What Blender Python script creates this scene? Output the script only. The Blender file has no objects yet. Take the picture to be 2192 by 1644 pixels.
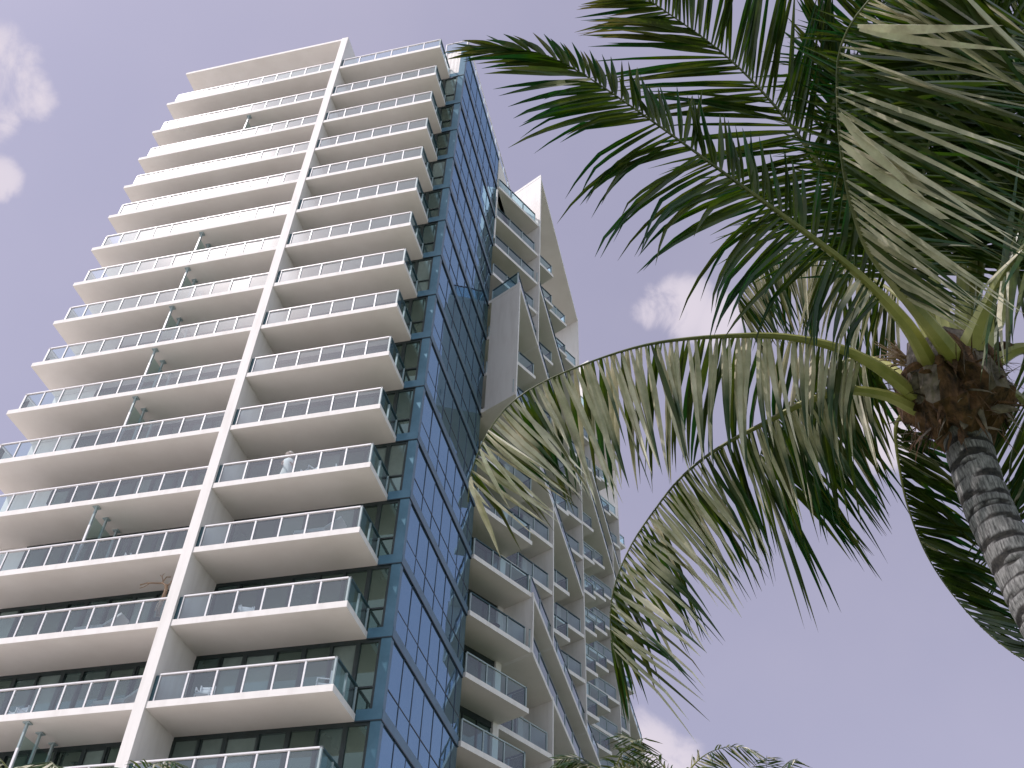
import bpy, math, random
from mathutils import Vector, Matrix
random.seed(7)
C=bpy.context.scene.collection
SKY_SAT=.50; SKY_TINT=(1.10,1.04,1.20); SKY_STR=.15; SUN_STR=3.3; EXPO=.2; CLOUD_COL=(4.5,4.1,4.6); HORIZON_FILL=(5.4,6.5,7.2); BACKSKY_FILL=(2.9,3.3,3.9)
# ------------------------------------------------------------------ helpers
class MB:
    def __init__(s): s.v=[]; s.f=[]; s.m=[]; s.uv=None
    def add(s,vs,fs,mi=0):
        b=len(s.v); s.v+= [tuple(p) for p in vs]; s.f+=[tuple(b+i for i in f) for f in fs]; s.m+=[mi]*len(fs)
    def box(s,a,b,mi=0):
        x0,y0,z0=[min(a[i],b[i]) for i in range(3)]; x1,y1,z1=[max(a[i],b[i]) for i in range(3)]
        s.prism([(x0,y0),(x1,y0),(x1,y1),(x0,y1)],z0,z1,mi)
    def prism(s,poly,z0,z1,mi=0):
        ar=sum(poly[i][0]*poly[(i+1)%len(poly)][1]-poly[(i+1)%len(poly)][0]*poly[i][1] for i in range(len(poly)))
        if ar<0: poly=poly[::-1]
        n=len(poly); vs=[(x,y,z0) for x,y in poly]+[(x,y,z1) for x,y in poly]
        fs=[tuple(range(n-1,-1,-1)),tuple(range(n,2*n))]+[(i,(i+1)%n,n+(i+1)%n,n+i) for i in range(n)]
        s.add(vs,fs,mi)
    def bar(s,p,q,w,z0,z1,mi=0):      # upright box of plan width w along segment p-q
        dx,dy=q[0]-p[0],q[1]-p[1]; L=math.hypot(dx,dy) or 1; nx,ny=-dy/L*w/2,dx/L*w/2
        s.prism([(p[0]+nx,p[1]+ny),(p[0]-nx,p[1]-ny),(q[0]-nx,q[1]-ny),(q[0]+nx,q[1]+ny)],z0,z1,mi)
    def quad(s,p,q,z0,z1,mi=0,tilt=0,yaw=0):
        dx,dy=q[0]-p[0],q[1]-p[1]; L=math.hypot(dx,dy) or 1; nx,ny=-dy/L,dx/L
        a,b=tilt,yaw
        s.add([(p[0]-nx*b,p[1]-ny*b,z0),(q[0]+nx*b,q[1]+ny*b,z0),(q[0]+nx*(b+a),q[1]+ny*(b+a),z1),(p[0]+nx*(a-b),p[1]+ny*(a-b),z1)],[(0,1,2,3)],mi)
    def tube(s,pts,rad,n=8,mi=0,cap=True):
        pts=[Vector(p) for p in pts]; rings=[]; up=Vector((0.13,0.27,1)).normalized(); b=len(s.v)
        for i,p in enumerate(pts):
            t=(pts[min(i+1,len(pts)-1)]-pts[max(i-1,0)]).normalized()
            a=t.cross(up); a=a.normalized() if a.length>1e-4 else Vector((1,0,0)); c=t.cross(a).normalized()
            r=rad[i] if hasattr(rad,'__len__') else rad
            for k in range(n):
                th=2*math.pi*k/n; s.v.append(tuple(p+(a*math.cos(th)+c*math.sin(th))*r))
        for i in range(len(pts)-1):
            for k in range(n):
                s.f.append((b+i*n+k,b+i*n+(k+1)%n,b+(i+1)*n+(k+1)%n,b+(i+1)*n+k)); s.m.append(mi)
        if cap:
            s.f.append(tuple(b+k for k in range(n))[::-1]); s.m.append(mi)
            e=b+(len(pts)-1)*n; s.f.append(tuple(e+k for k in range(n))); s.m.append(mi)
    def build(s,name,mats,parent=None,smooth=False,dry=None):
        me=bpy.data.meshes.new(name); me.from_pydata(s.v,[],s.f)
        for m in (mats if isinstance(mats,(list,tuple)) else [mats]): me.materials.append(m)
        me.polygons.foreach_set('material_index',s.m)
        if smooth: me.polygons.foreach_set('use_smooth',[True]*len(s.f))
        if dry is not None:
            a=me.attributes.new('dry','FLOAT','POINT'); a.data.foreach_set('value',dry)
        me.update(); o=bpy.data.objects.new(name,me); C.objects.link(o); o.parent=parent
        return o
def tag(o,label=None,cat=None,group=None,kind=None):
    if label:o['label']=label
    if cat:o['category']=cat
    if group:o['group']=group
    if kind:o['kind']=kind
    return o
def empty(name,loc=(0,0,0),rz=0):
    o=bpy.data.objects.new(name,None); C.objects.link(o); o.location=loc; o.rotation_euler=(0,0,rz); o.empty_display_size=.3; return o
# ------------------------------------------------------------------ materials
def mat(name):
    m=bpy.data.materials.new(name); m.use_nodes=True; n=m.node_tree; n.nodes.clear()
    o=n.nodes.new('ShaderNodeOutputMaterial'); return m,n,o
def N(n,t,**k):
    x=n.nodes.new(t)
    for a,b in k.items(): setattr(x,a,b)
    return x
def noise_col(n,c1,c2,scale,detail=5,coord='Object',rough=.6,lo=.35,hi=.65,stretch=None):
    tc=N(n,'ShaderNodeTexCoord'); no=N(n,'ShaderNodeTexNoise'); no.inputs['Scale'].default_value=scale; no.inputs['Detail'].default_value=detail
    no.inputs['Roughness'].default_value=rough
    if stretch:
        mp=N(n,'ShaderNodeMapping'); mp.inputs['Scale'].default_value=stretch; n.links.new(tc.outputs[coord],mp.inputs[0]); n.links.new(mp.outputs[0],no.inputs['Vector'])
    else: n.links.new(tc.outputs[coord],no.inputs['Vector'])
    r=N(n,'ShaderNodeValToRGB'); r.color_ramp.elements[0].position=lo; r.color_ramp.elements[1].position=hi
    r.color_ramp.elements[0].color=(*c1,1); r.color_ramp.elements[1].color=(*c2,1)
    n.links.new(no.outputs['Fac'],r.inputs[0]); return no,r
def pbr(name,c1,c2=None,scale=2,rough=.7,metal=0,bump=0,bscale=40,stretch=None,spec=.5,lo=.35,hi=.65):
    m,n,o=mat(name); b=N(n,'ShaderNodeBsdfPrincipled'); b.inputs['Roughness'].default_value=rough; b.inputs['Metallic'].default_value=metal
    b.inputs['Specular IOR Level'].default_value=spec
    if c2:
        no,r=noise_col(n,c1,c2,scale,stretch=stretch,lo=lo,hi=hi); n.links.new(r.outputs[0],b.inputs['Base Color'])
    else: b.inputs['Base Color'].default_value=(*c1,1)
    if bump:
        tc=N(n,'ShaderNodeTexCoord'); nn=N(n,'ShaderNodeTexNoise'); nn.inputs['Scale'].default_value=bscale; nn.inputs['Detail'].default_value=6
        n.links.new(tc.outputs['Object'],nn.inputs['Vector']); bp=N(n,'ShaderNodeBump'); bp.inputs['Strength'].default_value=bump; bp.inputs['Distance'].default_value=.02
        n.links.new(nn.outputs['Fac'],bp.inputs['Height']); n.links.new(bp.outputs[0],b.inputs['Normal'])
    n.links.new(b.outputs[0],o.inputs[0]); return m
M={}
M['stucco']=pbr('white_stucco',(.70,.67,.65),(.80,.775,.76),2.2,.8,bump=.12,bscale=25,lo=.25,hi=.55,stretch=(1,1,.14))
M['soffit']=pbr('painted_soffit',(.70,.665,.63),(.78,.75,.72),.45,.85,bump=.08,bscale=18,lo=.3,hi=.7)
M['rail_white']=pbr('white_powder_coated_metal',(.74,.73,.76),(.80,.79,.82),4,.4)
M['rail_shaded']=pbr('shaded_rail_metal',(.03,.075,.095),(.045,.10,.12),4,.35,metal=.3)  # rail metal with its shade painted in as dark teal
M['rail_grey']=pbr('grey_painted_metal',(.30,.38,.40),(.36,.44,.46),4,.4)
M['steel_blue']=pbr('blue_grey_metal_cladding',(.065,.15,.21),(.085,.185,.255),1.5,.32,metal=.35)
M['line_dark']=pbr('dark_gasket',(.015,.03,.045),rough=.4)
M['mullion']=pbr('blue_grey_mullion',(.02,.05,.085),rough=.4)
M['frame_dark']=pbr('dark_green_window_frame',(.012,.022,.022),(.02,.032,.034),3,.4)
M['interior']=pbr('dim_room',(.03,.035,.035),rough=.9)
def mirror_glass(name,base,tint,fac,rough=.015,ripple=.0,rs=.5):
    m,n,o=mat(name); d=N(n,'ShaderNodeBsdfPrincipled'); d.inputs['Roughness'].default_value=.5
    no,r=noise_col(n,tuple(x*.6 for x in base),tuple(x*1.4 for x in base),.35); n.links.new(r.outputs[0],d.inputs['Base Color'])
    g=N(n,'ShaderNodeBsdfGlossy'); g.inputs['Color'].default_value=(*tint,1); g.inputs['Roughness'].default_value=rough
    lw=N(n,'ShaderNodeLayerWeight'); lw.inputs['Blend'].default_value=.35
    mr=N(n,'ShaderNodeMapRange'); mr.inputs['To Min'].default_value=fac; mr.inputs['To Max'].default_value=1
    n.links.new(lw.outputs['Fresnel'],mr.inputs['Value'])
    mx=N(n,'ShaderNodeMixShader'); n.links.new(mr.outputs[0],mx.inputs[0]); n.links.new(d.outputs[0],mx.inputs[1]); n.links.new(g.outputs[0],mx.inputs[2])
    if ripple:
        tc=N(n,'ShaderNodeTexCoord'); nn=N(n,'ShaderNodeTexNoise'); nn.inputs['Scale'].default_value=rs; nn.inputs['Detail'].default_value=1
        n.links.new(tc.outputs['Object'],nn.inputs['Vector']); bp=N(n,'ShaderNodeBump'); bp.inputs['Strength'].default_value=ripple; bp.inputs['Distance'].default_value=.05
        n.links.new(nn.outputs['Fac'],bp.inputs['Height']); n.links.new(bp.outputs[0],g.inputs['Normal'])
    n.links.new(mx.outputs[0],o.inputs[0]); return m
M['win']=[mirror_glass('window_glass_green',(.018,.035,.03),(.24,.34,.29),.42,ripple=.10),
          mirror_glass('window_glass_teal',(.025,.055,.055),(.26,.36,.34),.42,ripple=.10),
          mirror_glass('window_glass_curtained',(.17,.21,.20),(.26,.38,.35),.38,ripple=.08)]
M['curtain']=mirror_glass('blue_curtain_wall_glass',(.035,.065,.105),(.34,.56,.74),.58,ripple=.10,rs=.8)
def rail_glass(name,tint,refl,base):
    m,n,o=mat(name); t=N(n,'ShaderNodeBsdfTransparent'); t.inputs['Color'].default_value=(*tint,1)
    g=N(n,'ShaderNodeBsdfGlossy'); g.inputs['Roughness'].default_value=.01; g.inputs['Color'].default_value=(.88,.95,1,1)
    g2=N(n,'ShaderNodeBsdfGlossy'); g2.inputs['Roughness'].default_value=.19; g2.inputs['Color'].default_value=(1,.96,.93,1)
    d=N(n,'ShaderNodeBsdfDiffuse'); d.inputs['Color'].default_value=(.55,.6,.62,1)
    fr=N(n,'ShaderNodeFresnel'); fr.inputs['IOR'].default_value=1.55
    mr=N(n,'ShaderNodeMapRange'); mr.inputs['To Min'].default_value=base; mr.inputs['To Max'].default_value=refl; n.links.new(fr.outputs[0],mr.inputs['Value'])
    m1=N(n,'ShaderNodeMixShader'); n.links.new(mr.outputs[0],m1.inputs[0]); n.links.new(t.outputs[0],m1.inputs[1]); n.links.new(g.outputs[0],m1.inputs[2])
    m2=N(n,'ShaderNodeMixShader'); m2.inputs[0].default_value=.05; n.links.new(m1.outputs[0],m2.inputs[1]); n.links.new(g2.outputs[0],m2.inputs[2])
    no,r=noise_col(n,(.004,)*3,(.022,)*3,.5)
    m3=N(n,'ShaderNodeMixShader'); n.links.new(r.outputs[0],m3.inputs[0]); n.links.new(m2.outputs[0],m3.inputs[1]); n.links.new(d.outputs[0],m3.inputs[2])
    n.links.new(m3.outputs[0],o.inputs[0]); return m
M['rglass']=rail_glass('balustrade_glass',(.68,.83,.87),1.0,.08)
M['rglass_shade']=rail_glass('balustrade_glass_shaded',(.50,.72,.78),.9,.05)  # darker copy of the balustrade glass, wing shade put into its tint
M['screen']=rail_glass('frosted_screen_glass',(.55,.76,.72),.8,.05)
M['cloth_white']=pbr('white_cushion_fabric',(.78,.74,.72),(.83,.80,.78),6,.9)
M['chair_dark']=pbr('dark_wicker',(.05,.045,.045),(.09,.08,.08),30,.7)
M['bark_tan']=pbr('tan_bark',(.36,.24,.15),(.52,.40,.30),9,.85)
M['skin']=pbr('skin',(.55,.30,.22),rough=.6)
M['ground']=pbr('pale_sand_paving',(.62,.59,.53),(.74,.71,.65),.15,.9,bump=.2,bscale=3)
# ------------------------------------------------------------------ building frame
H=3.2; TH=math.radians(-15.140391897941583); GX,GY=-4.061307,33.578022
CAMZ=1.6
ZL=[13.45,16.68,19.95,23.23,26.47,29.72,33.0,36.3,39.49,42.65,45.78,48.89,51.97,55.07,58.24,61.8]
tower=tag(empty('hotel_tower',(GX,GY,CAMZ),TH),'white high-rise hotel with stacked glass-railed balconies, a blue mirrored corner and a stepped side wing','building')
def ZF(k):   # slab underside level above the eye, k may be -ve or >15
    if k<0: return ZL[0]+k*3.3
    if k>15: return {16:65.4,17:68.2}[k]
    return ZL[k]
SL=.26
def railing(parent,pts,z,pitch,top,post,glass,h=1.1,topw=.1,toph=.055,postw=.065,ends=(1,1),posts_at=None,name='railing'):
    fr=MB(); gl=MB()
    for si in range(len(pts)-1):
        p,q=pts[si],pts[si+1]; L=math.dist(p,q); n=max(1,round(L/pitch))
        tm=top[si] if isinstance(top,(list,tuple)) else top
        e=.05/L if L>0 else 0
        ex0=(p[0]-(q[0]-p[0])*e*(si>0),p[1]-(q[1]-p[1])*e*(si>0)) ; ex1=(q[0]+(q[0]-p[0])*e*(si<len(pts)-2),q[1]+(q[1]-p[1])*e*(si<len(pts)-2))
        dz=.003*si
        fr.bar(ex0,ex1,topw,z+h-toph+dz,z+h+dz,tm)
        for i in range(n+1):
            if i==0 and not (ends[0] or si>0): continue
            if i==n and si<len(pts)-2: continue
            if i==n and not ends[1]: continue
            t=i/n; c=(p[0]+(q[0]-p[0])*t,p[1]+(q[1]-p[1])*t); ux,uy=(q[0]-p[0])/L,(q[1]-p[1])/L
            corner=(i==0 and si>0)
            w=postw*(1.5 if corner else 1)
            off=.0
            pi=post[si] if isinstance(post,(list,tuple)) else post
            fr.bar((c[0]-ux*w/2,c[1]-uy*w/2),(c[0]+ux*w/2,c[1]+uy*w/2),.07,z-.01,z+h-toph-.004,pi)
            if i<n and True:
                pass
        for i in range(n):
            a=(i+0)/n; b=(i+1)/n; g=(postw/2)/L
            A=(p[0]+(q[0]-p[0])*(a+g),p[1]+(q[1]-p[1])*(a+g)); B=(p[0]+(q[0]-p[0])*(b-g),p[1]+(q[1]-p[1])*(b-g))
            gl.quad(A,B,z+.03,z+h-toph-.05,0,tilt=random.uniform(-.006,.006),yaw=random.uniform(-.004,.004))
    o=fr.build(name,[M['rail_white'],M['rail_shaded'],M['rail_grey']],parent)
    g=gl.build('glass_panels',[glass],parent)
    return o,g
# ---- front balconies -------------------------------------------------
FIN0,FIN1=-8.33,-7.87          # the big white fin wall between the two bays
VF=-2.22
LEFT=-20.35
for k in range(-1,16):
    z=ZF(k)
    # right-hand bay
    s=MB(); s.prism([(-7.865,VF),(-.95,VF),(-.95,.0),(-7.865,.0)],z,z+SL)
    b=s.build('balcony',[M['soffit'],M['stucco']],tower)
    for p in b.data.polygons: p.material_index=0 if p.normal.z<-.5 else 1
    railing(b,[(-7.72,VF+.14),(-1.06,VF+.14),(-1.06,-.04)],z+SL,1.12,[0,1],[0,2],M['rglass'])  # side return uses the shade-toned metal, the front stays white
    e=MB(); e.bar((-7.86,VF+.16),(-7.74,VF+.16),.16,z+SL+.004,z+SL+1.03,0); e.build('shaded_end_post',M['rail_shaded'],b)  # end post coloured dark for the shade beside the fin
    # left-hand bay
    s=MB(); s.prism([(LEFT,VF),(FIN0-.002,VF),(FIN0-.002,0),(LEFT,0)],z,z+SL)
    b=s.build('balcony',[M['soffit'],M['stucco']],tower)
    for p in b.data.polygons: p.material_index=0 if p.normal.z<-.5 else 1
    railing(b,[(LEFT+.5,-.03),(LEFT+.5,VF+.14),(FIN0-.03,VF+.14)],z+SL,1.09,[0,0],[0,0],M['rglass'],ends=(0,0))
# canopy over the left bay, fin wall
s=MB(); s.prism([(LEFT+.3,VF),(FIN0-.004,VF),(FIN0-.004,5),(LEFT+.3,5)],65.9,66.12)
b=s.build('roof_canopy',[M['soffit'],M['stucco']],tower)
for p in b.data.polygons: p.material_index=0 if p.normal.z<-.5 else 1
s=MB(); s.prism([(FIN0,VF-.04),(FIN1,VF-.04),(FIN1,0),(FIN0,0)],-CAMZ,66.14); s.prism([(FIN0,0),(FIN1,0),(FIN1,1.4),(FIN0,1.4)],61.9,66.14)
s.build('fin_wall',M['stucco'],tower)
# ---- front glazing ----------------------------------------------------
def glazing(u0,us,u1,z0,z1,v,head=.16,transom=None,name='window'):
    """us: mullion positions; the pane mesh and its dark frame"""
    fr=MB(); gl=MB(); xs=[u0]+us+[u1]
    fr.box((u0,v-.03,z1-head),(u1,v+.1,z1-.002)); fr.box((u0,v-.03,z0),(u1,v+.1,z0+.08))
    for i,x in enumerate(xs):
        w=.05 if i%2 else .085
        if i==0: a,b=x,x+.1
        elif i==len(xs)-1: a,b=x-.1,x
        else: a,b=x-w,x+w
        fr.box((a,v-.05,z0+.08),(b,v+.08,z1-head))
        if i%3==1 and i<len(xs)-1: fr.box((x+.055,v+.0,z0+.085),(x+.12,v+.075,z1-head-.003))
        if i%4==2 and i<len(xs)-2: fr.box((b,v-.02,z1-head-.09),(xs[i+1]-.05,v+.06,z1-head-.002))
    if transom: fr.box((transom[0],v-.04,z0+transom[1]),(transom[1] and u1,v+.06,z0+transom[1]+.07))
    for i in range(len(xs)-1):
        mi=random.choices([0,1,2],[.5,.3,.22])[0]
        vv=v+.012+(.03 if i%2 else 0)
        gl.quad((xs[i],vv),(xs[i+1],vv),z0+.05,z1-head+.01,mi,tilt=random.uniform(-.012,.012),yaw=random.uniform(-.004,.004))
    o=fr.build(name,M['frame_dark'],tower); gl.build('glass',M['win'],o); return o
ML=[-6.84,-5.8,-4.54,-3.4,-2.3,-1.26]
for k in range(-1,15):
    z0=ZF(k)+SL; z1=ZF(k+1)
    if z1-z0>4: z1=z0+3
    glazing(-7.87,ML,-.36,z0,z1-.002,0.03,transom=(-1.26,1.0))
    n=9; a,bb=-17.9,FIN0
    glazing(a,[a+(bb-a)*(i/n+random.uniform(-.012,.012)) for i in range(1,n)],bb,z0,z1-.002,0.03)
# wall left of the glazing and solid behind
s=MB(); s.box((LEFT+.02,.02,-CAMZ),(-17.9,.32,65.85)); s.box((LEFT+.02,.32,-CAMZ),(LEFT+.3,14,65.85)); s.build('end_wall',M['stucco'],tower)
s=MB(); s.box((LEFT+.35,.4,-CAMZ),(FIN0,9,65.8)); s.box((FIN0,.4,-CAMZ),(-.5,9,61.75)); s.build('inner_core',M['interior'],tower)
s=MB(); s.box((-17.9,.03,61.8+SL),(FIN0,.3,65.85)); s.build('end_wall',M['stucco'],tower)
for k in (14,10,9,8,7,6,4,1):      # frosted privacy screens standing on the balcony below level k
    z0=ZF(k-1)+SL; z1=ZF(k)-.01; u=-13.55 if k>4 else -13.3 if k>1 else -12.6
    fr=MB(); gl=MB()
    for v in (-1.98,-1.15,-.3):
        fr.box((u-.04,v-.05,z0),(u+.04,v+.05,z1-.02),1); fr.box((u-.13,v-.13,z1-.035),(u+.13,v+.13,z1),1)
    fr.box((u-.045,-2.035,z0),(u+.045,-1.985,z1-.95),0)
    for a,b in ((-1.93,-1.2),(-1.1,-.35)): gl.quad((u,a),(u,b),z0+.1,z1-.45,0)
    o=fr.build('privacy_screen',[M['rail_white'],M['rail_grey']],tower); gl.build('glass',M['screen'],o)
# ---- corner column, steel bands, blue curtain wall --------------------
s=MB(); s.box((-.36,-.03,-CAMZ),(-.02,.09,65.3)); s.box((-.02,-.03,-CAMZ),(.035,.24,65.3)); s.build('corner_column',M['steel_blue'],tower)
VE=9.05; VM=[.22+1.333*i for i in range(1,7)]
cw=empty('curtain_wall'); cw.parent=tower
pan=MB(); mul=MB(); ban=MB(); drk=MB()
for k in range(-2,16):
    z0=ZF(k); z1=ZF(k+1) if k<15 else 65.4
    ban.box((-.945,-.05,z0),(.045,.0-.035,z0+.42)); ban.box((-.01,.0,z0),(.05,VE,z0+.40),0)
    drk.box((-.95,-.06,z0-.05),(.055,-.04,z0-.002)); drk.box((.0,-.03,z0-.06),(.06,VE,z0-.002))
    zz=[z0+.40,z0+1.3,z1-.06]
    drk.box((.0,.24,zz[1]-.02),(.018,VE,zz[1]+.02))
    xs=[.24]+VM+[VE]
    for i in range(len(xs)-1):
        for j in range(2):
            pan.quad((.004,xs[i]),(.004,xs[i+1]),zz[j],zz[j+1],0,tilt=random.uniform(-.006,.006),yaw=random.uniform(-.002,.002))
        if i: mul.box((.0,xs[i]-.024,z0+.4),(.02,xs[i]+.024,z1-.06))
ban.build('spandrel_band',M['steel_blue'],cw); drk.build('dark_joint',M['line_dark'],cw); mul.build('mullions',M['mullion'],cw); pan.build('glass',M['curtain'],cw)  # dark gasket lines under the bands and at mid height
# glazed penthouse corner and roof rail
pm=MB(); pm.box((-1.5,-.02,61.8+.42),(-1.38,.06,65.38),1); pm.box((-1.5,-.03,65.38),(.05,.06,65.6),0); pm.box((0.0,.06,65.38),(.05,VE,65.6),0)
o=pm.build('penthouse_window',[M['steel_blue'],M['rail_white']],tower)
g=MB()
for i in range(8): g.quad((-1.38+i*.13,.02+.02*(i%2)),(-1.38+(i+1)*.13,.04-.02*(i%2)),62.2,65.4,0)
g.build('curtain',M['cloth_white'],o)
s=MB(); s.box((-1.5,.06,65.4),(-.02,VE,65.62)); s.build('roof_slab',M['stucco'],tower)
railing(tower,[(-1.5,.02),(.0,.02),(.0,VE),(.0,13.2)],65.62,1.2,[0,0,0],[0,0,0],M['rglass'],h=1.05,toph=.05,topw=.07,name='roof_railing')[1].name='roof_glass'
s=MB(); s.box((-.2,VE,61.8),(.05,13.5,65.62)); s.build('parapet_wall',M['soffit'],tower)
# ---- side wing: sawtooth balconies ------------------------------------
PU=2.3; CK=[12.95,17.95,23.2,28.3,33.6,38.8,43.9,49.1,54.0,58.6]
en=(.4472,.8944); nn_=(.8944,-.4472)
def inn(P,d): return (P[0]-nn_[0]*d,P[1]-nn_[1]*d)
P=[(PU,c) for c in CK]; S=[(.16,9.06)]
for k in range(1,len(P)):
    # intersection of the line back along en from P[k] with the inner line of fin k-1
    a,b=P[k]; c,d=P[k-1]
    # a-en0*t = c-nn0*s ; b-en1*t = d-nn1*s
    A=[[-en[0],nn_[0]],[-en[1],nn_[1]]]; R=[c-a,d-b]; det=A[0][0]*A[1][1]-A[0][1]*A[1][0]
    t=(R[0]*A[1][1]-A[0][1]*R[1])/det; S.append((a-en[0]*t,b-en[1]*t))
FILL={13:[(12.95,28.3),(33.6,49.1)],12:[(28.3,49.1)],11:[(7.8,28.3)],9:[(49.1,58.6)],8:[(7.8,28.3)],5:[(12.95,33.6)],4:[(12.95,33.6)]}
def filled(k,c): return any(a<c-.01 and c<=b+.01 for a,b in FILL.get(k,[]))
FINS=[(7.8,8,11),(12.95,11,17),(12.95,4,5),(17.95,5,8),(17.95,-2,4),(28.3,5,17),(33.6,13,17),(43.9,-2,13),(49.1,13,17),(49.1,-2,9),(58.6,-2,9)]
def finat(c,k): return any(abs(f[0]-c)<.01 and f[1]<=k<=f[2] for f in FINS)
stuff=[MB(),MB(),MB()]
for k in range(-1,16):
    z=ZF(k)
    for j in range(9):
        if filled(k,CK[j]) and not (j==0 and False): continue
        Pk=P[j]; Sk=S[j]; dd=2.1
        poly=[Sk,Pk,inn(Pk,dd+.2),inn(Sk,dd+.2)] if j else [Sk,(Pk[0]-.02,Pk[1]-.04),inn(Pk,dd+.2),inn(Sk,dd+.2)]
        if j==0: poly=[Sk,inn(Pk,.1),inn(Pk,dd+.2),inn(Sk,dd+.2)]
        fin=finat(CK[j],k) and finat(CK[j],k+1)
        sb=MB(); sb.prism(poly,z,z+SL)
        ins=.13
        A=(inn(Sk,ins)[0]+en[0]*.1,inn(Sk,ins)[1]+en[1]*.1); B0=inn(Pk,ins+(.1 if j==0 else 0)); back=.12 if not fin else .3
        B=(B0[0]-en[0]*back,B0[1]-en[1]*back); pts=[A,B]
        if not fin: pts.append((inn(B,1.9)))
        if j<4:
            b=sb.build('balcony',[M['soffit'],M['stucco']],tower)
            for p in b.data.polygons: p.material_index=0 if p.normal.z<-.5 else 1
            railing(b,pts,z+SL,1.25,[1 if k>6 else 2,1][:len(pts)-1] if False else [1 if (k>3 or k>13) else 2,1],[2,2],M['rglass_shade'],ends=(1,1),topw=.08)
        else:
            for i_,mb in enumerate([sb]):
                stuff[0].add(mb.v,mb.f,0)
            fr=MB(); 
            for si in range(len(pts)-1):
                p,q=pts[si],pts[si+1]; stuff[1].bar(p,q,.08,z+SL+1.03,z+SL+1.1)
                n=max(1,round(math.dist(p,q)/1.25))
                for i in range(n+1):
                    c=(p[0]+(q[0]-p[0])*i/n,p[1]+(q[1]-p[1])*i/n); stuff[1].box((c[0]-.04,c[1]-.04,z+SL),(c[0]+.04,c[1]+.04,z+SL+1.02))
                stuff[2].quad(p,q,z+SL+.03,z+SL+1.0)
b=stuff[0].build('balcony',[M['soffit'],M['stucco']],tower); b['kind']='stuff'
for p in b.data.polygons: p.material_index=0 if p.normal.z<-.5 else 1
stuff[1].build('railing',M['rail_grey'],b)['kind']='stuff'; stuff[2].build('glass_panels',M['rglass_shade'],b)['kind']='stuff'
for k,rs in FILL.items():
    z=ZF(k)
    for a,c in rs:
        if a<10: poly=[(PU,a),(PU,c),inn((PU,c),4.6),(-2.2,c+2.3),(-2.2,9.3),(.05,9.3),(.05,8.88),(.22,8.84)]
        else:
            poly=[(PU,a),(PU,c),inn((PU,c),4.6),(-2.2,c+2.3),(-2.2,a),inn((PU,a),4.6)]
            poly=[(PU,a),(PU,c),inn((PU,c),4.6),inn((PU,a),4.6)]
        s=MB(); s.prism(poly,z+.001,z+SL)
        if k in (4,5,11) and a<13: pass
        b=s.build('balcony_deck',[M['soffit'],M['stucco']],tower)
        for p in b.data.polygons: p.material_index=0 if p.normal.z<-.5 else 1
        pts=[(PU-.13,a+.05),(PU-.13,c-.2)]
        if a<10: pts=[(.25,8.98),inn((PU-.12,a+.1),.02)]+[(PU-.13,c-.2)]
        if k==8 and a<10: pts=pts[1:]
        railing(b,pts,z+SL,2.2,[1]*3,[2]*3,M['rglass_shade'],topw=.07,toph=.06)
for a,c in ((12.95,28.3),(33.6,49.1)):
    s=MB(); s.prism([(PU,a),(PU,c),inn((PU,c),4.6),inn((PU,a),4.6)],ZF(17),ZF(17)+.3)
    b=s.build('roof_canopy',[M['soffit'],M['stucco']],tower)
    for p in b.data.polygons: p.material_index=0 if p.normal.z<-.5 else 1
for c,a,bq in FINS:
    s=MB(); w=.24
    p0=(PU+.03,c); ln=2.3 if c<10 else 4.7
    q0=inn(p0,ln); o_=(en[0]*w,en[1]*w)
    s.prism([p0,(p0[0]+o_[0]*0+0.0,p0[1]+w),(q0[0]+o_[0],q0[1]+o_[1]),q0],ZF(a)-.003 if a>-2 else -CAMZ,(ZF(bq)+SL+.004) if bq<17 else ZF(17)+.32)
    s.build('fin_wall',M['stucco'],tower)
# back walls and windows of the wing
wl=MB()
for j in range(9):
    wg=MB(); wf=MB(); dd=2.12; A=inn(S[j],dd); B=inn(P[j],dd); Cn=inn(P[j],4.7)
    wl.bar(B,Cn,.22,-CAMZ,61.8)
    L=math.dist(A,B)
    wl.bar((B[0]-en[0]*.42,B[1]-en[1]*.42),B,.3,-CAMZ,61.8)
    for k in range(-1,15):
        z0=ZF(k)+SL; z1=ZF(k+1); 
        a_=(A[0]-en[0]*0,A[1]-en[1]*0); b_=(B[0]-en[0]*.42,B[1]-en[1]*.42)
        n=4
        for i in range(n):
            p=(a_[0]+(b_[0]-a_[0])*i/n,a_[1]+(b_[1]-a_[1])*i/n); q=(a_[0]+(b_[0]-a_[0])*(i+1)/n,a_[1]+(b_[1]-a_[1])*(i+1)/n)
            wg.quad(p,q,z0,z1-.3,random.choices([0,1,2],[.5,.35,.15])[0],tilt=random.uniform(-.02,.02))
            wf.bar(p,(p[0]+en[0]*.08,p[1]+en[1]*.08),.14,z0+.003,z1-.3)
        wf.bar(a_,b_,.1,z1-.3,z1-.003)
    o=wf.build('window',M['frame_dark'],tower); wg.build('glass',M['win'],o)
wl.bar((.06,9.14),(-1.95,10.14),.12,56.0,61.79)
wl.build('back_wall',M['stucco'],tower)
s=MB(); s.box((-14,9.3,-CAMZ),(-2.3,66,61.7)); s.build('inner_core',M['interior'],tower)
s=MB(); s.box((-2.3,9.5,-CAMZ),(-1.75,12,58.0)); s.build('inner_core',M['frame_dark'],tower)
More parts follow.
